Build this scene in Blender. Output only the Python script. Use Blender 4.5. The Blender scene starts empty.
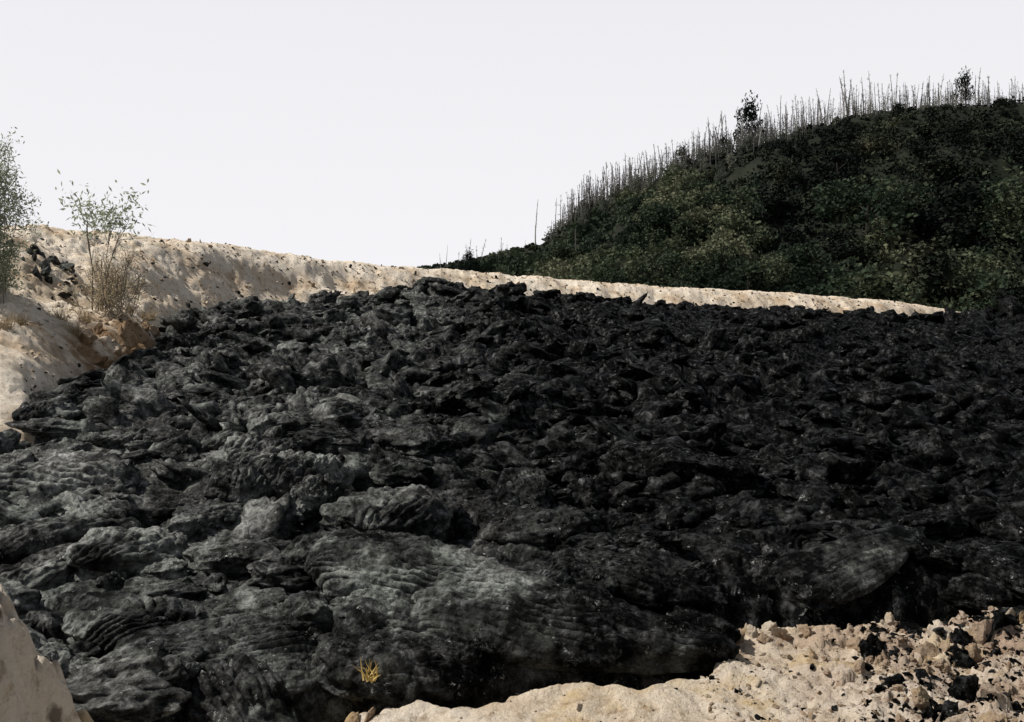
import bpy, math, random
import numpy as np
from mathutils import Vector
random.seed(7); rng=np.random.default_rng(7)
F=983.0; H=4.0; HOR=270.0
scene=bpy.context.scene
scene.view_settings.view_transform='Standard'
try: scene.view_settings.look='None'
except Exception: pass
scene.view_settings.exposure=0

# ------------------------------------------------------------ noise
U=np.uint32
def hsh(ix,iy,iz,seed):
    with np.errstate(over='ignore'):
        h=ix.astype(np.int32).astype(U)*U(374761393)+iy.astype(np.int32).astype(U)*U(668265263)+U((seed*974634777)&0xffffffff)
        if not isinstance(iz,int): h=h+iz.astype(U)*U(2147483647)
        h=h^(h>>U(13)); h=h*U(1274126177); h=h^(h>>U(16))
        h=h*U(2246822519); h=h^(h>>U(15))
    return h
GT=np.array([[math.cos(a),math.sin(a)] for a in np.linspace(0,2*math.pi,64,endpoint=False)])
def n2(x,y,seed=0):
    x0=np.floor(x);y0=np.floor(y);fx=x-x0;fy=y-y0
    ux=fx*fx*fx*(fx*(fx*6-15)+10);uy=fy*fy*fy*(fy*(fy*6-15)+10)
    def g(dx,dy):
        k=hsh(x0+dx,y0+dy,0,seed)&U(63)
        return GT[k,0]*(fx-dx)+GT[k,1]*(fy-dy)
    a=g(0,0);b=g(1,0);c=g(0,1);d=g(1,1)
    return 1.5*((a+(b-a)*ux)*(1-uy)+(c+(d-c)*ux)*uy)
def fbm(x,y,o=4,seed=0,gain=.5):
    s=0;a=1;t=0
    for i in range(o):
        s=s+a*n2(x*2**i+i*13.7,y*2**i-i*7.1,seed+i);t+=a;a*=gain
    return s/t
def ridg(x,y,o=4,seed=0):
    s=0;a=1;t=0
    for i in range(o):
        s=s+a*(1-2*np.abs(n2(x*2**i+i*3.7,y*2**i-i*9.1,seed+i)));t+=a;a*=.55
    return s/t
def n3(x,y,z,seed=0):
    x0=np.floor(x);y0=np.floor(y);z0=np.floor(z);fx=x-x0;fy=y-y0;fz=z-z0
    ux=fx*fx*(3-2*fx);uy=fy*fy*(3-2*fy);uz=fz*fz*(3-2*fz)
    def v(dx,dy,dz): return (hsh(x0+dx,y0+dy,((z0+dz).astype(np.int64)*7919)%65536,seed)&U(65535))/32767.5-1
    def l(a,b,t): return a+(b-a)*t
    return l(l(l(v(0,0,0),v(1,0,0),ux),l(v(0,1,0),v(1,1,0),ux),uy),l(l(v(0,0,1),v(1,0,1),ux),l(v(0,1,1),v(1,1,1),ux),uy),uz)
def fbm3(x,y,z,o=4,seed=0):
    s=0;a=1;t=0
    for i in range(o):
        s=s+a*n3(x*2**i+i*5.3,y*2**i+i*1.3,z*2**i,seed+i);t+=a;a*=.5
    return s/t
def h3(h): return (h&U(1023))/1023,((h>>U(10))&U(1023))/1023,((h>>U(20))&U(1023))/1023
def pillows(x,y,seed,rmin=.55,rmax=1.1):
    x0=np.floor(x);y0=np.floor(y);best=np.zeros_like(x);bid=np.zeros(x.shape)
    for i in (-1,0,1):
        for j in (-1,0,1):
            r1,r2,r3=h3(hsh(x0+i,y0+j,0,seed))
            d2=(x-x0-i-r1)**2+(y-y0-j-r2)**2
            r=rmin+(rmax-rmin)*r3
            val=(.45+.55*r2)*np.sqrt(np.clip(1-d2/(r*r),0,1))
            m=val>best
            best=np.where(m,val,best);bid=np.where(m,(r1*7+r3*3)%1.0,bid)
    return best,bid
def plates(x,y,seed,tilt=1.0,gp=.5):
    """broken crust: every cell is a tilted flat slab, with a gap along its edges"""
    x0=np.floor(x);y0=np.floor(y);f1=np.full(x.shape,9.);f2=np.full(x.shape,9.);hh=np.zeros(x.shape)
    for i in (-1,0,1):
        for j in (-1,0,1):
            r1,r2,r3=h3(hsh(x0+i,y0+j,0,seed))
            dx=x-x0-i-r1;dy=y-y0-j-r2;d=dx*dx+dy*dy
            a=r3*37.0
            v=(r3*5.3%1.0)-.5+tilt*(dx*np.cos(a)+dy*np.sin(a))*(.3+(r1+r2)*.6)
            m=d<f1
            f2=np.where(m,f1,np.minimum(f2,d));f1=np.where(m,d,f1);hh=np.where(m,v,hh)
    gap=np.clip((np.sqrt(f2)-np.sqrt(f1))/.14,0,1)
    return hh-gp*(1-gap)**2
def ss(a,b,x):
    t=np.clip((x-a)/(b-a),0,1);return t*t*(3-2*t)

# ------------------------------------------------------------ world layout
def px_of(X,Y): return 512+F*X/Y
KP =[-400,0,  24,  40, 80, 125, 150, 185, 230, 300, 400, 500, 600, 700, 800, 900, 960,1030,1400]
KYb=[18,18.3,19.0,20.5,26.5,29.5,33,40, 46.5, 52, 58, 64, 69, 75, 81, 88, 95,106,115]
KYm=[31,31,32,33,35,37.5,40,44.5, 49,54,60.5,66.5,71.5,77.5,83.5,90,96.5,107,116]
Kzm=[3.3,3.2,3.1,3.0,2.9,2.8,2.9,3.0,3.1,3.0,2.9,2.7,2.1,1.45,.85,.1,-.6,-1.6,-2]
KYc=[42,42,43,44,46,48.5,50,51.5,54,58,64,70,75,81,87,93,99,109,118]
Kyc=[222,228,229,230,233,237,240,243,248,258,268,275,283,290,295,303,314,335,340]
def lava_level(X,Y):
    p=px_of(X,Y)
    zb=np.interp(p,[-400,0,200,300,400,500,600,700,800,900,1030,1400],[1.7,1.7,2.05,2.0,1.7,1.6,1.15,.55,.1,-.4,-.6,-.7])
    t=np.clip((Y-12)/38,0,1.3)
    return zb*t
YFP=[-500,-100,150,240,330,420,540,640,712,730,790,900,1024,1500]
YFY=[6.2,6.4,8.0,8.9,9.3,9.6,9.65,9.7,10.3,11.4,11.7,11.35,11.6,11.6]
def mound_z(X,Y):
    w=.22*fbm(X*1.4,Y*1.4,4,76)
    dm=np.sqrt(((X+5.1)/2.2)**2+((Y-6.9)/1.95)**2)+w
    return 2.3*(1-ss(.5,1.14,dm))-.45+.10*plates(X/.6,Y/.6,78,.8,.3)+.12*fbm(X*3,Y*3,5,79)
def lava_mask(X,Y):
    p=px_of(X,Y)
    w=fbm(X*1.3,Y*1.3,3,55)*.5
    t=np.clip((Y-np.interp(p,YFP,YFY)+w+.15)/1.5,0,1)
    near=1-(1-t)**1.9
    yb=np.interp(p,KP,KYb)
    far=1-ss(-.8,1.0,Y-yb+w*2.4)
    return near*far*(1-ss(.25,.75,mound_z(X,Y)))
def lava_z(X,Y):
    base=lava_level(X,Y)-.22*(1-ss(13,20,Y))
    wx=X+.5*fbm(X*.8,Y*.8,3,11); wy=Y+.5*fbm(X*.8,Y*.8,3,12)
    nearf=1-ss(15,27,Y)
    p1,i1=pillows((wx*.85+wy*.3)/2.3,(wy-wx*.25)/1.5,1)
    p2,i2=pillows((wx*.9-wy*.4)/1.0+5,(wy+wx*.3)/.7,2)
    p3,i3=pillows(wx/.4,wy/.33,3)
    big=fbm(X*.13,Y*.13,3,21)
    h=.45*big+(.25+.26*nearf)*p1+(.2+.14*nearf)*p2+.09*p3*(.3+p2)
    th=i1*math.pi*2+i2*1.3
    ww=fbm(X*1.6,Y*1.6,2,31)*.3
    cr=(X*np.cos(th)+Y*np.sin(th)+ww)
    rope=np.abs(np.sin(cr*math.pi/.15+i2*6))
    ropem=ss(-.25,.2,fbm(X*.6,Y*.6,2,77))*nearf
    h=h+.05*rope*ropem
    far=1-nearf
    # larger folded toes and slabs among the rubble
    pb,_=pillows((wx+.4*wy)/3.6,(wy-.3*wx)/2.6,6)
    h=h+far*(.55*ridg(wx*.22,wy*.3,4,41)+.42*fbm(wx*1.2,wy*1.0,4,42)+.35*pb)
    q2=plates(wx/1.1+.3*wy,wy/.8,202,.9,.4)
    h=h+(.07+.07*far)*q2*(1-ropem)
    h=h+.03*fbm(X*6,Y*6,4,44)+nearf*.01*n2(X*24,Y*24,45)
    h=h+.7*np.exp(-((X+4.3)/2.2)**2-((Y-58)/3.0)**2)
    m=lava_mask(X,Y)
    return base+h*m-.22-(1-m)*.45-1.5*(m<=0)-.36*far
def ground_z(X,Y):
    p=px_of(X,Y)
    yb,ym,zm,yc=[np.interp(p,KP,k) for k in (KYb,KYm,Kzm,KYc)]
    zc=H-(np.interp(p,KP,Kyc)-HOR)*yc/F
    w=fbm(X*.35,Y*.35,3,61)*1.4
    Yw=Y+w*ss(15,25,Y)*(1-ss(-3,3,Y-yc))
    lev=lava_level(X,Y)
    under=lev-1.1
    t1=np.clip((Yw-yb+1.2)/(ym-yb+1.2),0,1);t1=t1*(1.25-.25*t1); t2=np.clip((Yw-ym)/(yc-ym),0,1); t2=1-(1-t2)**1.6
    z=under+(zm-under)*t1+(zc-zm)*t2
    back=ss(0,26,Y-yc); z=z*(1-back)+(-2.5)*back
    on=t1
    fr=fbm(X*.9,Y*.9,4,62)*.3*on*(1-ss(0,4,Y-yc+3)*.6)
    gul=ridg(X*.25+Y*.02,Y*.07,3,63)*.2*on*(1-back)
    bank=ss(210,120,p)*on*(1-back)
    lump=plates(X/.9+fbm(X,Y,2,5)*.4,Y/.9,301,.8,.3)*.07+plates(X/.35,Y/.35,302,.8,.3)*.05
    z=z+fr*(.35+.6*bank)+gul*(1-.3*bank)+bank*.12*ridg(X*.6,Y*.6,5,64)+on*.13*fbm(X*3,Y*2.2,5,66)*(1-back)+on*(1-back)*lump*(.8+.4*bank)*ss(-1,2,yc-Y)
    # eroded earth lip where the bank meets the lava
    lip=np.exp(-((X+12.6)/1.4)**2-((Y-32.8)/2.2)**2); z=z+lip*(.5+.6*fbm(X*1.6,Y*1.6,4,67))
    yf=np.interp(p,YFP,YFY)+fbm(X*1.3,Y*1.3,3,55)*(-.5)
    s=ss(-.5,.35,yf-Y)
    rough=.1+.9*ss(1.5,4.5,X)
    nz=.0+.16*fbm(X*.8,Y*.8,3,73)+rough*(.07*plates(X/.5+fbm(X*2,Y*2,2,8)*.4,Y/.45,303,.8,.2)+.06*plates(X/.2,Y/.18,304,.8,.2)+.12*fbm(X*4,Y*4,5,306))+.06*fbm(X*3,Y*3,5,74)+.12*ss(3.5,5.5,X)
    z=z+s*(1.0+nz)
    z=np.where(Y<12,np.maximum(z,mound_z(X,Y)),z)
    far=ss(130,400,Y); z=z*(1-far)+(-2.5)*far
    return z
HP=[300,380,435,480,540,580,620,680,740,790,850,900,960,1024,1150,1400]
HY=[276,271,266,259,244,218,196,170,153,134,117,108,106,108,120,150]
HYc=[165,170,175,180,190,200,210,225,235,245,255,262,270,280,290,300]
HYf=[150,150,148,144,138,132,128,122,120,118,116,113,112,112,112,112]
def hill_z(X,Y):
    p=px_of(X,Y)
    yc=np.interp(p,HP,HYc);yf=np.interp(p,HP,HYf)
    zc=H-(np.interp(p,HP,HY)-HOR)*yc/F
    t=(Y-yf)/(yc-yf)
    tt=np.clip(t,0,1)
    z=-3+(zc+3)*(tt**.92)
    g=fbm(X*.03,Y*.03,3,101)*12*np.sin(np.pi*tt)**.8+fbm(X*.15,Y*.15,3,102)*1.6*ss(0,.1,t)
    z=z+g*np.clip((zc+3)/30,0.05,1)
    z=z-np.clip(t-1,0,9)*(zc+3)*.55
    z=np.where(t<0,-3+t*4,z)
    return z
def burnt(P,T):   # shade on the upper slope, painted by choosing darker leaves, not fire
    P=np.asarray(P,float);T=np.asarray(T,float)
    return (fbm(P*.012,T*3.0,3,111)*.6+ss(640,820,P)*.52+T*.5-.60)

# ------------------------------------------------------------ mesh helpers
def mesh_from(name,V,Fc,smooth=True,mats=(),midx=None):
    me=bpy.data.meshes.new(name)
    V=np.asarray(V,dtype=np.float32);Fc=np.asarray(Fc,dtype=np.int32)
    k=Fc.shape[1]
    me.vertices.add(len(V));me.vertices.foreach_set('co',V.ravel())
    me.loops.add(Fc.size);me.loops.foreach_set('vertex_index',Fc.ravel())
    me.polygons.add(len(Fc));me.polygons.foreach_set('loop_start',np.arange(0,Fc.size,k,dtype=np.int32))
    try: me.polygons.foreach_set('loop_total',np.full(len(Fc),k,dtype=np.int32))
    except Exception: pass
    for m in mats: me.materials.append(m)
    if midx is not None: me.polygons.foreach_set('material_index',np.asarray(midx,dtype=np.int32))
    me.polygons.foreach_set('use_smooth',np.full(len(Fc),smooth))
    me.update(calc_edges=True)
    return me
def add(name,me,label=None,category=None,group=None,kind=None,parent=None,loc=(0,0,0),rot=(0,0,0),sc=(1,1,1)):
    o=bpy.data.objects.new(name,me);scene.collection.objects.link(o)
    o.location=loc;o.rotation_euler=rot;o.scale=sc
    if label:o['label']=label
    if category:o['category']=category
    if group:o['group']=group
    if kind:o['kind']=kind
    if parent:o.parent=parent
    return o
def gridfaces(r,c):
    i=np.arange(r*c).reshape(r,c)
    return np.stack([i[:-1,:-1],i[:-1,1:],i[1:,1:],i[1:,:-1]],-1).reshape(-1,4)
def sector(name,fn,u0,u1,nc,Ys,mat):
    u=np.linspace(u0,u1,nc);Ug,Y=np.meshgrid(u,Ys);X=Ug*Y
    Z=fn(X.ravel(),Y.ravel())
    V=np.stack([X.ravel(),Y.ravel(),Z],1)
    return mesh_from(name,V,gridfaces(len(Ys),nc),True,[mat])

# ------------------------------------------------------------ materials
def newmat(name):
    m=bpy.data.materials.new(name);m.use_nodes=True
    nt=m.node_tree;b=nt.nodes['Principled BSDF'];return m,nt,b
def N(nt,t,**k):
    n=nt.nodes.new(t)
    for a,v in k.items(): setattr(n,a,v)
    return n
def noise(nt,vec,scale,detail=5,rough=.55):
    n=N(nt,'ShaderNodeTexNoise');n.inputs['Scale'].default_value=scale;n.inputs['Detail'].default_value=detail;n.inputs['Roughness'].default_value=rough
    nt.links.new(vec,n.inputs['Vector']);return n.outputs['Fac']
def ramp(nt,fac,stops):
    r=N(nt,'ShaderNodeValToRGB');e=r.color_ramp.elements
    while len(e)<len(stops): e.new(.5)
    for i,(p,c) in enumerate(stops):
        e[i].position=p;e[i].color=(c[0],c[1],c[2],1) if not isinstance(c,(int,float)) else (c,c,c,1)
    nt.links.new(fac,r.inputs['Fac']);return r.outputs['Color']
def mixc(nt,f,a,b,mode='MIX'):
    m=N(nt,'ShaderNodeMix',data_type='RGBA',blend_type=mode)
    for s,v in ((m.inputs[0],f),(m.inputs[6],a),(m.inputs[7],b)):
        if isinstance(v,(int,float)): s.default_value=v
        elif isinstance(v,tuple): s.default_value=(*v,1)
        else: nt.links.new(v,s)
    return m.outputs[2]
def maprange(nt,v,a,b,c,d):
    m=N(nt,'ShaderNodeMapRange')
    for k,x in zip(('From Min','From Max','To Min','To Max'),(a,b,c,d)): m.inputs[k].default_value=x
    nt.links.new(v,m.inputs['Value']);return m.outputs[0]
def mth(nt,op,a,b):
    m=N(nt,'ShaderNodeMath',operation=op)
    for s,v in zip(m.inputs,(a,b)):
        if isinstance(v,(int,float)): s.default_value=v
        else: nt.links.new(v,s)
    return m.outputs[0]
def bump(nt,h,strength,dist,prev=None):
    b=N(nt,'ShaderNodeBump');b.inputs['Strength'].default_value=strength;b.inputs['Distance'].default_value=dist
    nt.links.new(h,b.inputs['Height'])
    if prev is not None: nt.links.new(prev,b.inputs['Normal'])
    return b.outputs['Normal']
def lava_mat(name,hi=(.205,.205,.193),lo=(.0015,.0016,.0017),off=0,blot=.76):
    m,nt,b=newmat(name);pos=N(nt,'ShaderNodeNewGeometry').outputs['Position']
    sep=N(nt,'ShaderNodeSeparateXYZ');nt.links.new(pos,sep.inputs[0])
    # light painted into the crust colour: lighter to the left, shade-black to the right
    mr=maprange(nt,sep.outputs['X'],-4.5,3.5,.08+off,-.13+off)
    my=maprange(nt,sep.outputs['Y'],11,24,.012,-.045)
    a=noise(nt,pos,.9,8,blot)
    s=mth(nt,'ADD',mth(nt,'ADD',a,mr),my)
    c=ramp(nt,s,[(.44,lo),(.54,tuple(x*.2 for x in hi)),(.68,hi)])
    fine=ramp(nt,noise(nt,pos,7,7,.78),[(.40,.15),(.53,.85),(.64,1.7)])
    c=mixc(nt,1.0,c,fine,'MULTIPLY')
    glint=ramp(nt,noise(nt,pos,3.4,8,.95),[(.60,0),(.64,1)])  # small bright glints painted into the base colour
    glint=mth(nt,'MULTIPLY',glint,maprange(nt,sep.outputs['X'],-3,12,1,.4))
    c=mixc(nt,glint,c,(.44,.435,.425))
    tint=ramp(nt,noise(nt,pos,.6,3),[(.4,(1.0,1.0,.99)),(.65,(.95,1.03,.97))])
    c=mixc(nt,.8,c,tint,'MULTIPLY')
    nt.links.new(c,b.inputs['Base Color'])
    nt.links.new(ramp(nt,noise(nt,pos,5,4),[(.35,.32),(.6,.85)]),b.inputs['Roughness'])
    nt.links.new(ramp(nt,noise(nt,pos,4,7,.8),[(.5,.03),(.64,.55)]),b.inputs['Specular IOR Level'])
    n=bump(nt,noise(nt,pos,3.5,6,.6),.6,.14)
    n=bump(nt,noise(nt,pos,26,6,.7),.7,.02,n)
    nt.links.new(n,b.inputs['Normal']);return m
def sand_mat(name,dark=1.0,brown=False):
    m,nt,b=newmat(name);pos=N(nt,'ShaderNodeNewGeometry').outputs['Position']
    sep=N(nt,'ShaderNodeSeparateXYZ');nt.links.new(pos,sep.inputs[0])
    c=ramp(nt,noise(nt,pos,.45,6,.62),[(.31,(.46*dark,.335*dark,.22*dark)),(.43,(.66*dark,.545*dark,.41*dark)),(.56,(.79*dark,.70*dark,.58*dark))])
    if brown: c=mixc(nt,.72,c,(.27,.175,.095))
    c=mixc(nt,mth(nt,'MULTIPLY',maprange(nt,sep.outputs['X'],-2,35,0,.35),maprange(nt,sep.outputs['Y'],40,60,0,1)),c,(.50*dark,.38*dark,.26*dark))
    near=mth(nt,'MULTIPLY',maprange(nt,sep.outputs['Y'],14,11,0,1),maprange(nt,sep.outputs['X'],1.5,5,.0,1))
    near=mth(nt,'MULTIPLY',near,ramp(nt,noise(nt,pos,1.6,6,.65),[(.42,1),(.58,.2)]))
    c=mixc(nt,near,c,(.42*dark,.31*dark,.23*dark))
    och=mth(nt,'MULTIPLY',maprange(nt,sep.outputs['Y'],14,10.2,0,1),ramp(nt,noise(nt,pos,.9,5,.6),[(.52,0),(.62,.8)]))
    c=mixc(nt,och,c,(.54*dark,.39*dark,.20*dark))
    e1=mth(nt,'MULTIPLY',maprange(nt,sep.outputs['Y'],36,33,0,1),maprange(nt,sep.outputs['Y'],26,29,0,1))
    e1=mth(nt,'MULTIPLY',e1,maprange(nt,sep.outputs['X'],-14.5,-13.2,0,1))
    c=mixc(nt,mth(nt,'MULTIPLY',e1,ramp(nt,noise(nt,pos,1.2,5),[(.4,.3),(.55,1)])),c,(.26,.165,.09))
    f=ramp(nt,noise(nt,pos,6,8,.72),[(.34,(.55,.48,.41)),(.48,(1,1,1)),(.75,(1.1,1.09,1.08))])
    c=mixc(nt,.9,c,f,'MULTIPLY')
    v=N(nt,'ShaderNodeTexVoronoi');v.inputs['Scale'].default_value=2.4;nt.links.new(pos,v.inputs['Vector'])
    s=mth(nt,'ADD',v.outputs['Distance'],noise(nt,pos,1.1,5,.7))
    sp=ramp(nt,s,[(.50,(.12,.10,.08)),(.58,(1,1,1))])
    c=mixc(nt,.8,c,sp,'MULTIPLY')
    nt.links.new(c,b.inputs['Base Color']);b.inputs['Roughness'].default_value=.95;b.inputs['Specular IOR Level'].default_value=.1
    n=bump(nt,noise(nt,pos,2.5,8,.7),.6,.14);n=bump(nt,noise(nt,pos,20,6,.75),.8,.03,n)
    nt.links.new(n,b.inputs['Normal']);return m
def simple_mat(name,stops,scale=2,rough=.9,objr=0,bmp=0,detail=5,transl=0):
    m,nt,b=newmat(name);pos=N(nt,'ShaderNodeNewGeometry').outputs['Position']
    f=noise(nt,pos,scale,detail,.65)
    if objr:
        oi=N(nt,'ShaderNodeObjectInfo');f=mth(nt,'SUBTRACT',mth(nt,'ADD',mth(nt,'MULTIPLY',oi.outputs['Random'],objr),f),objr/2)
    c=ramp(nt,f,stops)
    nt.links.new(c,b.inputs['Base Color']);b.inputs['Roughness'].default_value=rough
    b.inputs['Specular IOR Level'].default_value=.12
    if bmp: nt.links.new(bump(nt,noise(nt,pos,scale*3,5),.7,bmp),b.inputs['Normal'])
    if transl:
        t=N(nt,'ShaderNodeBsdfTranslucent');nt.links.new(c,t.inputs['Color']);mx=N(nt,'ShaderNodeMixShader');mx.inputs[0].default_value=transl
        nt.links.new(b.outputs[0],mx.inputs[1]);nt.links.new(t.outputs[0],mx.inputs[2]);nt.links.new(mx.outputs[0],nt.nodes['Material Output'].inputs['Surface'])
    return m
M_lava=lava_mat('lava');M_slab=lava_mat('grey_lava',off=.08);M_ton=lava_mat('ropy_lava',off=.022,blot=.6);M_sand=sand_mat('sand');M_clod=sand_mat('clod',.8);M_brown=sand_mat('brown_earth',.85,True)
M_hill=simple_mat('hill_soil',[(.35,(.008,.010,.007)),(.6,(.018,.021,.013)),(.8,(.04,.036,.022))],.15,bmp=.3)
M_leafd=simple_mat('leaf_dark',[(.36,(.007,.013,.008)),(.46,(.023,.037,.022)),(.57,(.068,.083,.048)),(.70,(.18,.175,.11))],.05,.85,objr=.22,detail=7,transl=.2)
M_leafk=simple_mat('leaf_shaded',[(.38,(.003,.005,.004)),(.52,(.010,.015,.010)),(.64,(.035,.040,.024)),(.75,(.09,.085,.05))],.06,.9,objr=.15,detail=7)  # darker copy of the leaf colours, paints the slope's shade
M_leafp=simple_mat('leaf_grey_green',[(.35,(.07,.08,.065)),(.6,(.19,.195,.155))],.2,.9,objr=.3,transl=.3)
M_leafb=simple_mat('leaf_olive',[(.3,(.22,.25,.16)),(.55,(.36,.39,.28)),(.8,(.48,.49,.38))],3,.8,transl=.45)
M_dry=simple_mat('dry_grass',[(.3,(.36,.28,.18)),(.6,(.55,.46,.32)),(.8,(.68,.6,.45))],4,transl=.35)
M_bark=simple_mat('bark',[(.3,(.14,.12,.095)),(.7,(.28,.25,.2))],3)
M_barkd=simple_mat('dark_bark',[(.3,(.02,.018,.015)),(.7,(.05,.045,.035))],3)
M_dead=simple_mat('dead_wood',[(.3,(.11,.105,.098)),(.7,(.34,.325,.305))],.3,objr=.6)
M_yel=simple_mat('yellow_grass',[(.3,(.42,.29,.09)),(.7,(.62,.48,.2))],8)

# ------------------------------------------------------------ terrain
Ys=np.concatenate([np.geomspace(4.6,110,720),np.geomspace(112,4000,60)])
g=sector('ground',ground_z,-.85,.85,850,Ys,M_sand)
add('ground',g,'pale sandy ground with a bulldozed embankment around dark lava','ground',kind='structure')
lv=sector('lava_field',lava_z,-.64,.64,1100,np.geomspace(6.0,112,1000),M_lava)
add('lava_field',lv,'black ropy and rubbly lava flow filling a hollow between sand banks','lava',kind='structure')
hl=sector('hill',hill_z,-.14,.8,420,np.linspace(100,420,300),M_hill)
add('hill',hl,'dark scrub covered hill with burnt dead trees on its ridge','hill',kind='structure')

# ------------------------------------------------------------ lava lobes
def lobe_mesh(seed,a=1,b=.6,c=.38,nu=150,nv=90,rope=.018,rfreq=9,lengthwise=False,amp=.16,taper=.25,bend=.2,toes=0,mat=None):
    th=np.linspace(0,2*math.pi,nu,endpoint=False);ph=np.linspace(-math.pi/2,math.pi/2,nv)
    T,P=np.meshgrid(th,ph)
    sp=lambda v,e:np.sign(v)*np.abs(v)**e
    x=sp(np.cos(P),.7)*sp(np.cos(T),.85);y=sp(np.cos(P),.7)*sp(np.sin(T),.85);z=sp(np.sin(P),.85)
    d=1+amp*1.6*fbm3(x*1.3+seed,y*1.3,z*1.3,2,seed)+amp*.5*fbm3(x*3.3+seed,y*3.3,z*3.3,2,seed+5)
    tp=1-taper*np.clip(x,-1,1)
    X=x*d*a;Y=y*d*b*tp+bend*b*(x**2);Z=z*d*c*(tp*.5+.5)
    w=fbm3(X*1.5/a,Y*1.5/a,Z,2,seed+9)*.5
    q=(Y/b*rfreq*.5+w*3.5) if lengthwise else ((X/a+ .6*(Y/b)**2)*rfreq*.5+w*2.0)
    brk=.3+.7*ss(-.35,.2,fbm3(X*2.3/a,Y*2.3/a,Z*2,2,seed+21))
    r=np.sqrt(np.abs(np.sin(q*math.pi)))*rope*(.35+.65*(z>-.2))*brk
    r2=fbm3(X*9/a,Y*9/a,Z*9/a,3,seed+3)*rope*.8
    if toes:
        pz,_=pillows((X/a*toes+9).ravel(),(Y/a*toes*1.5+X/a).ravel(),seed+31);pz=pz.reshape(X.shape)
        r2=r2+pz*c*.35
    Z=Z+(r+r2)*(.4+np.clip(z,0,1));X=X+x*r2*.8;Y=Y+y*(r+r2)*.8
    V=np.stack([X.ravel(),Y.ravel(),Z.ravel()],1)
    i=np.arange(nu*nv).reshape(nv,nu);j=np.roll(i,-1,1)
    Fc=np.stack([i[:-1],j[:-1],j[1:],i[1:]],-1).reshape(-1,4)
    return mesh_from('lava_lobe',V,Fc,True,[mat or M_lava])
def lz(x,y): return float(lava_z(np.array([float(x)]),np.array([float(y)]))[0])
def gz(x,y): return float(ground_z(np.array([float(x)]),np.array([float(y)]))[0])
def W(px,py,Y): return ((px-512)*Y/F,Y,H-(py-HOR)*Y/F)
def biglobe(p,py,Y,label,rot,*a):
    x,y,z=W(p,py,Y);add('lava_lobe',lobe_mesh(*a),label,'lava lobe','lava lobes',loc=(x,y,z),rot=(rot[0],rot[1],math.radians(rot[2])))
TL='long low ropy lava tongue with lengthwise wrinkles reaching the sand'
biglobe(565,630,10.55,TL,(.16,.10,-13),3,1.8,.58,.27,600,300,.075,13,True,.10,.5,.1,0,M_ton)
biglobe(440,588,11.4,TL,(.20,.10,-16),4,1.45,.46,.24,500,240,.07,12,True,.14,.5,.2,1.4,M_ton)
biglobe(420,640,10.6,TL,(.16,.08,-8),7,1.1,.38,.22,420,200,.06,10,True,.18,.5,.15,1.4,M_ton)
biglobe(400,672,9.95,TL,(.10,.05,-4),5,.9,.42,.2,360,190,.05,10,True,.16,.3,.2,2.0)
biglobe(630,585,11.8,TL,(.14,.10,-20),6,1.0,.30,.17,300,160,.04,9,True,.18,.4,.1,2.0)
biglobe(855,562,12.2,'smooth pale grey lava slab sloping among rubble',(.32,-.20,24),8,1.2,.44,.14,300,150,.012,10,True,.14,.4,.1,0,M_slab)
biglobe(400,522,14.0,'low black lava lobe with curved ropes',(.15,0,20),12,.95,.55,.25,260,140,.06,9,False,.22,.1,.3,1.5,M_lava)
PL='rounded curled lava pillow overlapping its neighbours'
biglobe(292,480,15.6,PL,(.1,.1,-20),15,.72,.46,.38,260,140,.06,8,False,.2,-.1,.7,0,M_ton)
biglobe(240,492,15.2,PL,(.1,.0,30),16,.55,.38,.32,200,110,.06,8,False,.2,.1,.5,0,M_ton)
biglobe(322,500,14.9,PL,(.1,.1,70),17,.45,.32,.30,200,110,.06,7,False,.2,.1,.4,0,M_ton)
biglobe(262,456,16.4,PL,(.1,.1,5),18,.6,.36,.26,200,110,.05,7,False,.2,.1,.4,0)
biglobe(55,484,16.3,'broad grey lava lobe with draped folds',(.15,0,-8),19,1.4,.65,.36,260,140,.08,9,True,.2,.2,.3,0,M_ton)
biglobe(225,668,9.85,'wide finely wrinkled lava sheet lobe',(.14,.04,25),23,1.15,.72,.22,400,200,.045,14,True,.14,.1,.2,0,M_ton)
biglobe(140,630,10.6,'wide finely wrinkled lava sheet lobe',(.14,.04,5),24,.9,.5,.22,300,160,.045,12,False,.2,.1,.3,0,M_ton)
biglobe(690,470,16.6,'long black lava tongue with broken crust',(.2,.1,-18),27,1.2,.4,.24,240,120,.04,9,True,.25,.3,.3,2)
biglobe(330,560,12.3,'low lava lobe with ropy folds bulging forward',(.1,0,60),31,.6,.42,.24,240,120,.05,9,False,.2,.1,.3,0,M_ton)
biglobe(130,556,12.9,'low lava lobe with ropy folds bulging forward',(.1,0,10),35,.85,.5,.25,240,120,.05,9,False,.2,.2,.3,0,M_ton)
vars_=[lobe_mesh(40+i,1,random.uniform(.45,.8),random.uniform(.32,.5),140,84,.065,random.choice([6,8,10]),i%2==0,.25,random.uniform(-.2,.45),random.uniform(0,.7),0 if i%3 else 1.8) for i in range(14)]
BIG=[W(p,0,Y)[:2]+(r_,) for p,Y,r_ in [(292,15.6,.6),(240,15.2,.5),(400,14.0,.8),(55,16.3,1.0),(225,9.85,.95),(140,10.6,.7),(130,12.9,.65),(440,11.4,1.1),(570,10.55,1.3),(420,10.6,.8),(855,12.2,.9)]]
nl=0
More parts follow.
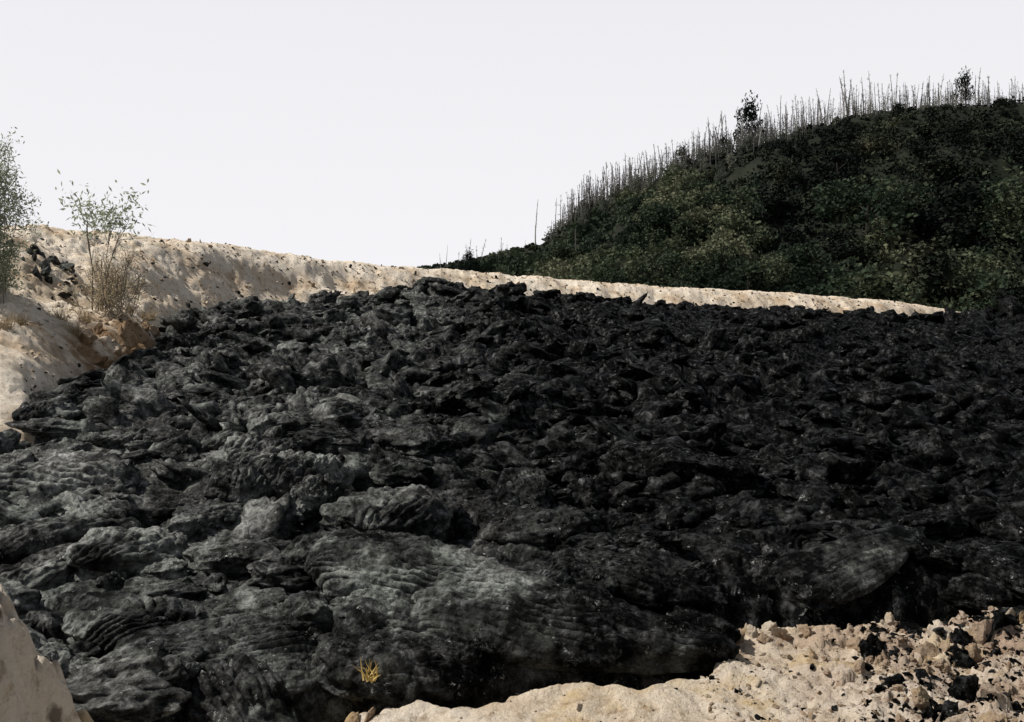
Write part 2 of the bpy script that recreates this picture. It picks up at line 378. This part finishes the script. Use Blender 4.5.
for i in range(2500):
    if nl>=275: break
    Y=8.9+ (rng.random()**1.3)*15
    p=rng.uniform(-60,1080)
    X=(p-512)*Y/F
    if p>620 and rng.random()<.5: continue
    if float(lava_mask(np.array([X]),np.array([Y]))[0])<.5: continue
    s=(.16+.5*rng.random()**1.4)*(1 if p<620 else .8)
    if any((X-bx)**2+(1.6*(Y-by))**2<br_*br_ for bx,by,br_ in BIG): continue
    nl+=1
    add('lava_lobe',vars_[i%14],'low rounded black lava lobe with wrinkled crust','lava lobe','lava lobes',loc=(X,Y,lz(X,Y)+.06*s),rot=(rng.normal(0,.16),rng.normal(0,.16),rng.normal(-.2,.9)),sc=(s*rng.uniform(.9,1.5),s,s*rng.uniform(.75,1.1)))

# ------------------------------------------------------------ rocks
import bmesh
def ico(sub):
    bm=bmesh.new();bmesh.ops.create_icosphere(bm,subdivisions=sub,radius=1);bm.verts.ensure_lookup_table()
    v=np.array([v.co[:] for v in bm.verts]);f=np.array([[v.index for v in f.verts] for f in bm.faces]);bm.free();return v,f
IV,IF=ico(4)
def rock_verts(V,seed,spiky,planes,r):
    V=V.copy()
    for k in range(planes):
        n=r.normal(size=3);n/=np.linalg.norm(n);d=r.uniform(.4,.8)
        V-=np.clip(V@n-d,0,None)[:,None]*n
    d=1+spiky*fbm3(V[:,0]*1.8+seed,V[:,1]*1.8,V[:,2]*1.8,2,seed)+spiky*.5*fbm3(V[:,0]*5,V[:,1]*5+seed,V[:,2]*5,3,seed+1)
    return V*d[:,None]*np.array([1,r.uniform(.6,.95),r.uniform(.5,.9)])
def rock_mesh(name,seed,mat,spiky=.3,planes=9,smooth=False):
    return mesh_from(name,rock_verts(IV,seed,spiky,planes,np.random.default_rng(seed)),IF,smooth,[mat])
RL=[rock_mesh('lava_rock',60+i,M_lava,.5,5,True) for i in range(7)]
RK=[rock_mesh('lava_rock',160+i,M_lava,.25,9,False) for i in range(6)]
RS=[rock_mesh('sand_clod',80+i,M_clod,.3,8,False) for i in range(6)]
RB=[rock_mesh('earth_clod',90+i,M_brown,.3,8,False) for i in range(5)]
def scatter_mesh(X,Y,Z,s,base,JF,r,tilt,flat):
    n=len(X);nv=base.shape[1]
    tx=r.normal(0,tilt,n);ty=r.normal(0,tilt,n);a=r.uniform(0,6.28,n)
    cx,sx,cy,sy,ca,sa=np.cos(tx),np.sin(tx),np.cos(ty),np.sin(ty),np.cos(a),np.sin(a)
    o=np.zeros(n);e=np.ones(n)
    RX=np.stack([e,o,o,o,cx,-sx,o,sx,cx],1).reshape(n,3,3);RY=np.stack([cy,o,sy,o,e,o,-sy,o,cy],1).reshape(n,3,3)
    RZ=np.stack([ca,-sa,o,sa,ca,o,o,o,e],1).reshape(n,3,3)
    T=base[r.integers(0,len(base),n)]
    T=T*np.stack([r.uniform(.8,1.5,n),r.uniform(.7,1.1,n),r.uniform(*flat,n)],1)[:,None,:]
    V=np.einsum('nij,nvj->nvi',RX@RY@RZ,T)*s[:,None,None]+np.stack([X,Y,Z+s*.08],1)[:,None,:]
    return V.reshape(-1,3),(JF[None]+(np.arange(n)*nv)[:,None,None]).reshape(-1,3)
JV,JF=ico(3)
TV=np.stack([rock_verts(JV,500+i,.75,3,np.random.default_rng(500+i)) for i in range(14)])
KV,KF=ico(2)
TS=np.stack([rock_verts(KV,600+i,.4,5,np.random.default_rng(600+i)) for i in range(10)])
def rubble(NR,Ymin,Ymax,pw,smin,smax,dens,seed):
    r=np.random.default_rng(seed)
    Y=Ymin*(Ymax/Ymin)**(r.random(NR)**pw);P_=r.uniform(-70,1090,NR);X=(P_-512)*Y/F
    m=lava_mask(X,Y);cl=fbm(X*.22,Y*.17,3,88)+r.normal(0,.12,NR)
    k=(m>.45)&(cl>dens);X=X[k];Y=Y[k];Z=lava_z(X,Y);n=len(X)
    s=(smin+(smax-smin)*r.random(n)**3.5)*(.5+Y/50)
    return scatter_mesh(X,Y,Z,s,TV,JF,r,.3,(.45,.95))
V1,F1=rubble(10500,14,104,1.0,.08,.68,-.04,11)
V2,F2=rubble(1300,9,16,1,.04,.14,.1,12)
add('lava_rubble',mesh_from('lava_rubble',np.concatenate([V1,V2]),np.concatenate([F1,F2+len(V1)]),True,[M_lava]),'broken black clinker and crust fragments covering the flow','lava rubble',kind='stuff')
r=np.random.default_rng(77)
P_=np.concatenate([r.uniform(700,1080,2000),r.uniform(860,1080,3200),r.uniform(300,720,500)]);n=len(P_)
yy=r.uniform(7.9,11.9,n);yfr=np.interp(P_,YFP,YFY);k=yy<yfr+.1;P_=P_[k];yy=yy[k];X_=(P_-512)*yy/F
s1=(.010+.045*r.random(len(yy))**3)*np.where(P_>700,1,.5)
P2=r.uniform(20,960,4200);t=r.random(4200);yb=np.interp(P2,KP,KYb);yc=np.interp(P2,KP,KYc);Y2=yb+(yc-yb)*t;X2=(P2-512)*Y2/F;s2=.03+.09*r.random(4200)**3
XX_=np.concatenate([X_,X2]);YY_=np.concatenate([yy,Y2]);SS=np.concatenate([s1,s2])
Vg,Fg=scatter_mesh(XX_,YY_,ground_z(XX_,YY_)-SS*.25,SS,TS,KF,r,.5,(.6,1))
pr=np.concatenate([np.where(P_>860,.5,.12),np.full(4200,.3)]);u=r.random(len(pr));mi=np.where(u<pr,0,np.where(u<pr+.25,1,2))
add('gravel',mesh_from('gravel',Vg,Fg,False,[M_lava,M_brown,M_clod],np.repeat(mi,len(KF))),'loose tan and dark gravel scattered over the sand','gravel',kind='stuff')
cnt=0
while cnt<135:
    q=rng.random()
    if q<.62: Y=rng.uniform(15,55);p=rng.uniform(20,1060)
    elif q<.78: Y=rng.uniform(9,20);p=rng.uniform(500,1060)
    else:
        p=rng.uniform(130,950);Y=float(np.interp(p,KP,KYb))-rng.uniform(-1,3)
    X=(p-512)*Y/F
    if float(lava_mask(np.array([X]),np.array([Y]))[0])<.4: continue
    s=rng.uniform(.2,.55)*(.6+Y/60)
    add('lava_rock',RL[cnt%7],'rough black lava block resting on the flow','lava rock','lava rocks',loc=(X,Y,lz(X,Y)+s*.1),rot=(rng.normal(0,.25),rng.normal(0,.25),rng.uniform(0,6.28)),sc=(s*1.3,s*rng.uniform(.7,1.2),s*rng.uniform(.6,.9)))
    cnt+=1
for i in range(200):
    p=rng.uniform(150,940);t=rng.random()**1.3;yb=float(np.interp(p,KP,KYb));yc=float(np.interp(p,KP,KYc));Y=yb+(yc-yb)*t
    X=(p-512)*Y/F;s=rng.uniform(.08,.2)*(1.3 if t<.3 else 1)
    add('embankment_stone',RK[i%6] if rng.random()<.6 else (RS[i%6] if i%2 else RB[i%4]),'small stone lying on the sandy embankment','stone','embankment stones',loc=(X,Y,gz(X,Y)+s*.05),rot=tuple(rng.uniform(0,6.28,3)),sc=(s*1.3,s,s*.7))
for i in range(265):
    p=rng.uniform(700,1060) if i<235 else rng.uniform(380,720)
    if i<235 and rng.random()<.65:p=rng.uniform(850,1060)
    Yf=float(np.interp(p,YFP,YFY));Y=rng.uniform(8.0,Yf+.15);X=(p-512)*Y/F
    s=min(.2,.035+rng.exponential(.045))*(1.15 if p>850 else .7)
    if i>=235: s*=.4
    r_=rng.random();dk=r_<(.18 if p<860 else .5);br=(not dk) and r_>.6
    add('lava_rock' if dk else 'sand_clod',RK[i%6] if dk else (RB[i%5] if br else RS[i%6]),'dark lava chunk lying on pale sand' if dk else ('brown clod of earth among pale rubble' if br else 'pale crumbling clod of sandy earth'),'lava rock' if dk else 'clod','rubble on the sand',loc=(X,Y,gz(X,Y)-s*.08),rot=tuple(rng.uniform(0,6.28,3)),sc=(s*1.15,s*.95,s*.85))
for i in range(22):
    p=rng.uniform(722,812);Y=float(np.interp(p,YFP,YFY))-rng.uniform(-.1,.8);X=(p-512)*Y/F;s=rng.uniform(.05,.13)
    add('sand_clod',RB[i%5] if i%2 else RS[i%6],'jagged yellowish clod of earth beside the lava tip','clod','rubble on the sand',loc=(X,Y,gz(X,Y)+s*.1),rot=tuple(rng.uniform(0,6.28,3)),sc=(s*1.2,s,s*.8))
for (p,Y,s) in [(350,9.05,.12),(368,9.05,.08),(990,10.6,.22),(1010,10.9,.24),(960,10.2,.16)]:
    X=(p-512)*Y/F;dk=p in(990,1010,960)
    add('lava_rock' if dk else 'sand_clod',RK[int(p)%6] if dk else RB[int(p)%5],'dark rock on sandy earth' if dk else 'brown clod of earth at the lava edge','lava rock' if dk else 'clod','rubble on the sand',loc=(X,Y,gz(X,Y)),rot=(p*.01,p*.02,p),sc=(s*1.3,s,s*.7))
for i in range(26):
    p=rng.uniform(82,158);Y=float(np.interp(p,KP,KYb))+rng.uniform(.6,4);X=(p-512)*Y/F;s=rng.uniform(.15,.4)
    add('sand_clod',RB[i%5],'brown clod of earth at the lava edge','clod','rubble on the sand',loc=(X,Y,gz(X,Y)-s*.1),rot=tuple(rng.uniform(0,6.28,3)),sc=(s*1.1,s,s*.8))
for i in range(26):
    p=rng.normal(48,17);Y=rng.normal(35.5,.8);X=(p-512)*Y/F;s=rng.uniform(.12,.34)
    add('lava_rock',RK[i%6],'dark rock on sandy earth','lava rock','rubble on the sand',loc=(X,Y,gz(X,Y)+s*.05),rot=tuple(rng.uniform(0,6.28,3)),sc=(s*1.3,s,s*.7))

# ------------------------------------------------------------ vegetation
class MB:
    def __init__(s): s.V=[];s.F=[];s.M=[]
    def tube(s,p0,p1,r0,r1,mi=0,n=5):
        p0=np.array(p0,float);p1=np.array(p1,float);d=p1-p0;L=np.linalg.norm(d)
        if L<1e-6:return
        d/=L;a=np.cross(d,[0,0,1] if abs(d[2])<.9 else [1,0,0]);a/=np.linalg.norm(a);b=np.cross(d,a);o=len(s.V)
        for p,r in((p0,r0),(p1,r1)):
            for k in range(n):
                t=2*math.pi*k/n;s.V.append(p+r*(a*math.cos(t)+b*math.sin(t)))
        for k in range(n):
            s.F.append((o+k,o+(k+1)%n,o+n+(k+1)%n,o+n+k));s.M.append(mi)
    def path(s,pts,r0,r1,mi=0,n=5):
        for i in range(len(pts)-1):
            t0=i/(len(pts)-1);t1=(i+1)/(len(pts)-1)
            s.tube(pts[i],pts[i+1],r0+(r1-r0)*t0,r0+(r1-r0)*t1,mi,n)
    def leaf(s,c,l,w,mi=1,dr=None,r=np.random):
        d=dr if dr is not None else r.normal(size=3);d=d/np.linalg.norm(d);e=np.cross(d,r.normal(size=3));e/=np.linalg.norm(e)+1e-9
        o=len(s.V);c=np.array(c)
        s.V+= [c-d*l/2,c+e*w/2,c+d*l/2,c-e*w/2];s.F.append((o,o+1,o+2,o+3));s.M.append(mi)
    def mesh(s,name,mats,only=None,smooth=False):
        F_=np.array(s.F);M_=np.array(s.M);V_=np.array(s.V)
        if only is not None:
            k=M_==only;F_=F_[k];M_=np.zeros(len(F_))
            used=np.unique(F_);mp=np.zeros(len(V_),int);mp[used]=np.arange(len(used));F_=mp[F_];V_=V_[used]
        return mesh_from(name,V_,F_,smooth,mats,M_)
def limb(start,dirv,L,steps,r,wob=.25,up=.1):
    p=np.array(start,float);d=np.array(dirv,float);d/=np.linalg.norm(d);pts=[p.copy()]
    for i in range(steps):
        d=d+r.normal(0,wob,3)*.6+np.array([0,0,up]);d/=np.linalg.norm(d);p=p+d*L/steps;pts.append(p.copy())
    return pts
def hill_tree(seed,h=6,w=2.3,nl=1300,mats=None):
    r=np.random.RandomState(seed);b=MB()
    tr=limb((0,0,-.5),(0,0,1),h*.75,5,r,.12,.1);b.path(tr,.2,.07)
    cl=[]
    for i in range(10):
        z=r.uniform(.2,1);a=r.uniform(0,6.28);rad=w*(1-.6*z**1.5)*r.uniform(.3,1.1)
        c=np.array([math.cos(a)*rad,math.sin(a)*rad,h*z*.9]);cl.append((c,r.uniform(.4,1.0)*w*.6))
        b.tube(tr[min(5,1+int(z*4))],c,.06,.02)
    for i in range(nl):
        c,R=cl[r.randint(len(cl))];d=r.normal(size=3);d/=np.linalg.norm(d);q=c+d*R*r.uniform(.6,1.15)*np.array([1,1,.8])
        b.leaf(q,r.uniform(.25,.6),r.uniform(.18,.42),1,None,r)
    return [b.mesh('hillside_tree',[M_barkd,m]) for m in mats]
def dead_tree(seed,h=9,raw=False,n0=10,n1=22):
    r=np.random.RandomState(seed);b=MB()
    tr=limb((0,0,-1),(r.normal(0,.05),r.normal(0,.05),1),h+1,8,r,.05,.05);b.path(tr,.16,.035)
    bush=r.uniform(.5,1.3)
    for i in range(r.randint(n0,n1)):
        k=r.uniform(.3,.99)*8;j=min(7,int(k));p=tr[j]+(tr[j+1]-tr[j])*(k-j);a=r.uniform(0,6.28)
        L=r.uniform(.5,1.6)*(1.25-k/9)*h/9*bush
        q=limb(p,(math.cos(a),math.sin(a),r.uniform(.4,1.6)),L,3,r,.35,.15);b.path(q,.045,.018,0,4)
        for m in range(r.randint(2,6)):
            b.path(limb(q[1+m%2],r.normal(size=3)+[0,0,.6],L*.5,2,r,.3,.1),.026,.012,0,3)
    if raw: return b
    return b.mesh('dead_tree',[M_dead])
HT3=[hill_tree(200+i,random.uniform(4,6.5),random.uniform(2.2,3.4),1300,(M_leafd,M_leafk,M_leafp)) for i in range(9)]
DT=[dead_tree(300+i) for i in range(16)]
def hz(x,y): return float(hill_z(np.array([float(x)]),np.array([float(y)]))[0])
def hpos(p,t):
    yf=float(np.interp(p,HP,HYf));yc=float(np.interp(p,HP,HYc));Y=yf+(yc-yf)*t;X=(p-512)*Y/F;return X,Y,hz(X,Y)
n=0
while n<248:
    p=rng.uniform(430,1060);t=rng.uniform(.0,.92)
    hh=(270-float(np.interp(p,HP,HY)))/170
    if rng.random()>hh+.3: continue
    bk=float(burnt([p],[t])[0])+rng.normal(0,.06)  # above zero the tree gets the painted-shade leaves
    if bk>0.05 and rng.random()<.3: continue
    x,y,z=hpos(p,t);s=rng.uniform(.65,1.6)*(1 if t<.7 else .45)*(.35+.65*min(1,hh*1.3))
    add('hillside_tree',HT3[n%9][1 if bk>0 else 0],'tree with shade-dark painted leaves on the hillside' if bk>0 else 'green leafy tree on the hillside','tree','trees on the hillside',loc=(x,y,z-.6*s),rot=(0,0,rng.uniform(0,6.28)),sc=(s*rng.uniform(.9,1.4),s*1.2,s*rng.uniform(.75,1.1)));n+=1
for i in range(42):
    p=rng.uniform(560,760);t=rng.uniform(.8,1.0);x,y,z=hpos(p,t);s=rng.uniform(.35,.75)
    add('hillside_tree',HT3[i%9][2],'thin grey green tree among dead trunks on the slope','tree','trees on the hillside',loc=(x,y,z-.2),rot=(0,0,i),sc=(s*.6,s*.6,s))
for (p,t,s,w) in [(751,1.0,2.1,.55),(965,1.0,1.6,.55),(470,.8,.6,.7),(683,.97,.9,.7),(724,.98,.9,.5)]:
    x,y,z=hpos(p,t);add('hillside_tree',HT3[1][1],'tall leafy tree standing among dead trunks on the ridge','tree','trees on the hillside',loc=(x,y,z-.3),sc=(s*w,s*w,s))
for i in range(286):
    if i<195: p=570+480*((i+rng.random())/195);t=rng.normal(.99,.016)
    elif i<262: p=rng.uniform(545,760);t=rng.uniform(.88,1)
    else: p=rng.uniform(440,600);t=rng.uniform(.6,1)
    x,y,z=hpos(p,t)
    s=(.4+.7*rng.random()**1.3)*(1.1 if p>700 else .9)
    if p<575: s=rng.uniform(.2,.5)
    add('dead_tree',DT[i%16],'bare grey dead tree trunk on the hill','tree','dead trees on the ridge',loc=(x,y,z-.2),rot=(rng.normal(0,.06),rng.normal(0,.06),rng.uniform(0,6.28)),sc=(s*1.1,s*1.1,s))
for (p,t,s) in [(536,.95,1.05),(722,1,1.25),(848,1,1.35),(780,1,1.2),(470,.9,.55),(797,1,1.1),(870,1,1.25)]:
    x,y,z=hpos(p,t);add('dead_tree',DT[int(p)%16],'tall bare dead tree standing out against the sky','tree','dead trees on the ridge',loc=(x,y,z-.2),rot=(0,0,p),sc=(s,s,s))
tv=[]
for k in range(6):
    b=dead_tree(700+k,9,True,8,16);tv.append((np.array(b.V),np.array(b.F)))
AV=[];AF=[];o_=0
for i in range(600):
    if i<430: p=rng.uniform(560,1060);t=rng.normal(1.0,.025)
    else: p=rng.uniform(550,820);t=rng.uniform(.86,1)
    x,y,z=hpos(p,t);s=rng.uniform(.25,.9);a=rng.uniform(0,6.28);v,f=tv[i%6]
    c_,s_=math.cos(a),math.sin(a)
    vv=v@np.array([[c_,s_,0],[-s_,c_,0],[0,0,1]]);vv=vv*s+np.array([x,y,z-.2]);AV.append(vv);AF.append(f+o_);o_+=len(v)
add('burnt_stems',mesh_from('burnt_stems',np.concatenate(AV),np.concatenate(AF),False,[M_dead]),'hazy mass of thin burnt stems along the hill ridge','burnt wood',kind='stuff')
def leafcloud(cx,cy,cz,rx,rz,K,l0,l1,up):
    n=len(cx);D=rng.normal(size=(n,K,3));D/=np.linalg.norm(D,axis=2,keepdims=True)
    if up: D[:,:,2]=np.abs(D[:,:,2])
    C=np.stack([cx,cy,cz],1)[:,None,:]+D*np.stack([rx,rx,rz],1)[:,None,:]*rng.uniform(.4,1.3,(n,K,1))
    C=C.reshape(-1,3);nL=len(C)
    A=rng.normal(size=(nL,3));A/=np.linalg.norm(A,axis=1,keepdims=True);B=np.cross(A,rng.normal(size=(nL,3)));B/=np.linalg.norm(B,axis=1,keepdims=True)
    l=rng.uniform(l0,l1,(nL,1));w=l*.7
    return np.stack([C-A*l,C+B*w,C+A*l,C-B*w],1).reshape(-1,3)
NC=4600;K=40
P=rng.uniform(390,1120,NC);T=rng.uniform(-.05,1.04,NC);yf=np.interp(P,HP,HYf);yc=np.interp(P,HP,HYc);YY=yf+(yc-yf)*T;XX=(P-512)*YY/F;ZZ=hill_z(XX,YY)
R=(.4+1.9*rng.random(NC)**2)*np.where(T>.85,.5,1)*np.clip((270-np.interp(P,HP,HY))/60+.35,.3,1)
Va=leafcloud(XX,YY,ZZ-.1,R,R,K,.2,.5,True)
mi=np.repeat((burnt(P,T)+rng.normal(0,.06,NC)>0).astype(int),K)  # scrub in the shaded zone takes the darker painted leaves
NW=520
Pw=np.concatenate([rng.uniform(545,780,300),rng.uniform(700,1060,220)]);Tw=rng.uniform(.93,1.01,NW);yf=np.interp(Pw,HP,HYf);yc=np.interp(Pw,HP,HYc);Yw=yf+(yc-yf)*Tw;Xw=(Pw-512)*Yw/F;Zw=hill_z(Xw,Yw)
hw=rng.uniform(.6,2.6,NW)*np.where(Pw<600,.5,1)
Vb=leafcloud(Xw,Yw,Zw+hw,rng.uniform(.4,.9,NW),hw,40,.08,.2,False)
V=np.concatenate([Va,Vb]);mi=np.concatenate([mi,np.full(NW*40,2)])
add('undergrowth',mesh_from('undergrowth',V,np.arange(len(V)).reshape(-1,4),False,[M_leafd,M_leafk,M_leafp],mi),'dense dark green scrub, partly painted shade-dark, covering the hillside','undergrowth',kind='stuff')

def shrub(name,loc,h,spread,nb,leaves,lsize,label,seed,mleaf,lo=.35,sub=5,thick=.035,lean=0,base=.12,wob=.16,tw=.34):
    r=np.random.RandomState(seed);b=MB();tips=[]
    for i in range(nb):
        a=r.uniform(0,6.28);e=r.uniform(.0,spread)
        q=limb((r.normal(0,base),r.normal(0,base),-.25),(math.cos(a)*e+lean,math.sin(a)*e,1),h*r.uniform(.55,1.05),8,r,wob,.05);b.path(q,thick,.008,0,5)
        for k in range(sub):
            j=r.randint(1 if lo<.1 else 2,8);v=q[j]-q[j-1];v=v/np.linalg.norm(v)+r.normal(0,.55,3);u=limb(q[j],v,h*r.uniform(.5,1)*tw,4,r,.25,.08);b.path(u,.013,.004,0,4)
            tips+= [u[2],u[3],u[4]]
            for m in range(2):
                w_=limb(u[2+m],r.normal(0,.8,3)+v,h*.12,3,r,.3,.05);b.path(w_,.006,.003,0,3);tips+=w_[1:]
        tips+=q[(2 if lo<.1 else 5):]
    tips=[t for t in tips if t[2]>h*lo]
    for i in range(leaves):
        t=tips[int(len(tips)*r.rand()**1.2)];b.leaf(t+r.normal(0,lsize*1.2,3),lsize*r.uniform(.7,1.4),lsize*r.uniform(.25,.45),1,None,r)
    e=bpy.data.objects.new(name,None);scene.collection.objects.link(e);e.location=loc;e['label']=label;e['category']='plant'
    add('trunk',b.mesh('trunk',[M_bark],0),parent=e);add('crown',b.mesh('crown',[mleaf],1),parent=e)
    return e
def on_g(p,Y,dz=0): X=(p-512)*Y/F; return (X,Y,gz(X,Y)+dz)
shrub('leafy_bush',on_g(-34,30),4.9,.06,60,44000,.12,'dense leafy grey green bush growing on the sandy bank',5,M_leafb,.0,10,.018,0,.5,.08,.17)
shrub('sapling',on_g(96,34),4.4,.35,5,620,.2,'thin leaning sapling with sparse leaf clumps on the sandy bank',11,M_leafb,.62,5,.03,.12)
shrub('dry_bush',on_g(108,33.5),2.4,.85,30,3000,.10,'dry pale brown bush at the foot of the sapling',13,M_dry,.03,7,.010,0,.35)
def tuft(loc,h,nb,mat,label,seed,thick=.018):
    r=np.random.RandomState(seed);b=MB()
    for i in range(nb):
        a=r.uniform(0,6.28);q=limb((r.normal(0,h*.15),r.normal(0,h*.15),-.03),(math.cos(a)*.5,math.sin(a)*.5,1),h*r.uniform(.5,1.1),4,r,.3,-.1)
        b.path(q,h*thick,h*.004,0,3)
    add('grass_tuft',b.mesh('grass_tuft',[mat]),label,'grass','grass tufts',loc=loc)
tuft((-1.37,9.48,.08),.24,26,M_yel,'small yellow grass sprig growing from the lava edge',3,.045)
for i,(p,Y) in enumerate([(60,31),(85,32),(20,28),(130,35.5),(145,36.5),(5,27),(75,30.5),(150,37)]):
    tuft(on_g(p,Y,-.05),.6,70,M_dry,'dry grass tuft on the sandy bank',20+i)

# ------------------------------------------------------------ light, sky, camera
el,az=49,-86
wd=bpy.data.worlds.new('World');scene.world=wd;wd.use_nodes=True;nt=wd.node_tree
bg=nt.nodes['Background'];sky=N(nt,'ShaderNodeTexSky');sky.sky_type='NISHITA';sky.sun_disc=False
sky.sun_elevation=math.radians(el);sky.sun_rotation=math.radians(az%360);sky.dust_density=1;sky.air_density=1.0;sky.ozone_density=1
hs=N(nt,'ShaderNodeHueSaturation');hs.inputs['Saturation'].default_value=.35;hs.inputs['Value'].default_value=.6
nt.links.new(sky.outputs[0],hs.inputs['Color'])
tc=N(nt,'ShaderNodeTexCoord');sp=N(nt,'ShaderNodeSeparateXYZ');nt.links.new(tc.outputs['Generated'],sp.inputs[0])
haze=ramp(nt,sp.outputs['Z'],[(0,1.0),(.28,.90),(.38,.35),(.5,.0)])
dt=N(nt,'ShaderNodeVectorMath',operation='DOT_PRODUCT');nt.links.new(tc.outputs['Generated'],dt.inputs[0])
ha=math.radians(-37);dt.inputs[1].default_value=(math.sin(ha),math.cos(ha),0)
side=ramp(nt,dt.outputs['Value'],[(0,.15),(.25,1)])
hf=mth(nt,'MULTIPLY',haze,side)
hz_=mixc(nt,hf,hs.outputs[0],(7.0,6.95,7.2))
nt.links.new(hz_,bg.inputs['Color']);bg.inputs['Strength'].default_value=.13
sd=bpy.data.lights.new('sun','SUN');sd.energy=5.0;sd.angle=math.radians(.5);sd.color=(1,.96,.90)
so=bpy.data.objects.new('sun',sd);scene.collection.objects.link(so)
e,a=math.radians(el),math.radians(az)
dv=Vector((math.sin(a)*math.cos(e),math.cos(a)*math.cos(e),math.sin(e)))
so.rotation_euler=dv.to_track_quat('Z','Y').to_euler();so.location=(0,0,60)
cd=bpy.data.cameras.new('camera');cam=bpy.data.objects.new('camera',cd);scene.collection.objects.link(cam)
cam.location=(0,0,H);cam.rotation_euler=(math.radians(90),0,0)
cd.sensor_width=36;cd.lens=36*F/1024;cd.shift_y=-(361-HOR)/1024;cd.clip_end=6000;cd.clip_start=.1
scene.camera=cam
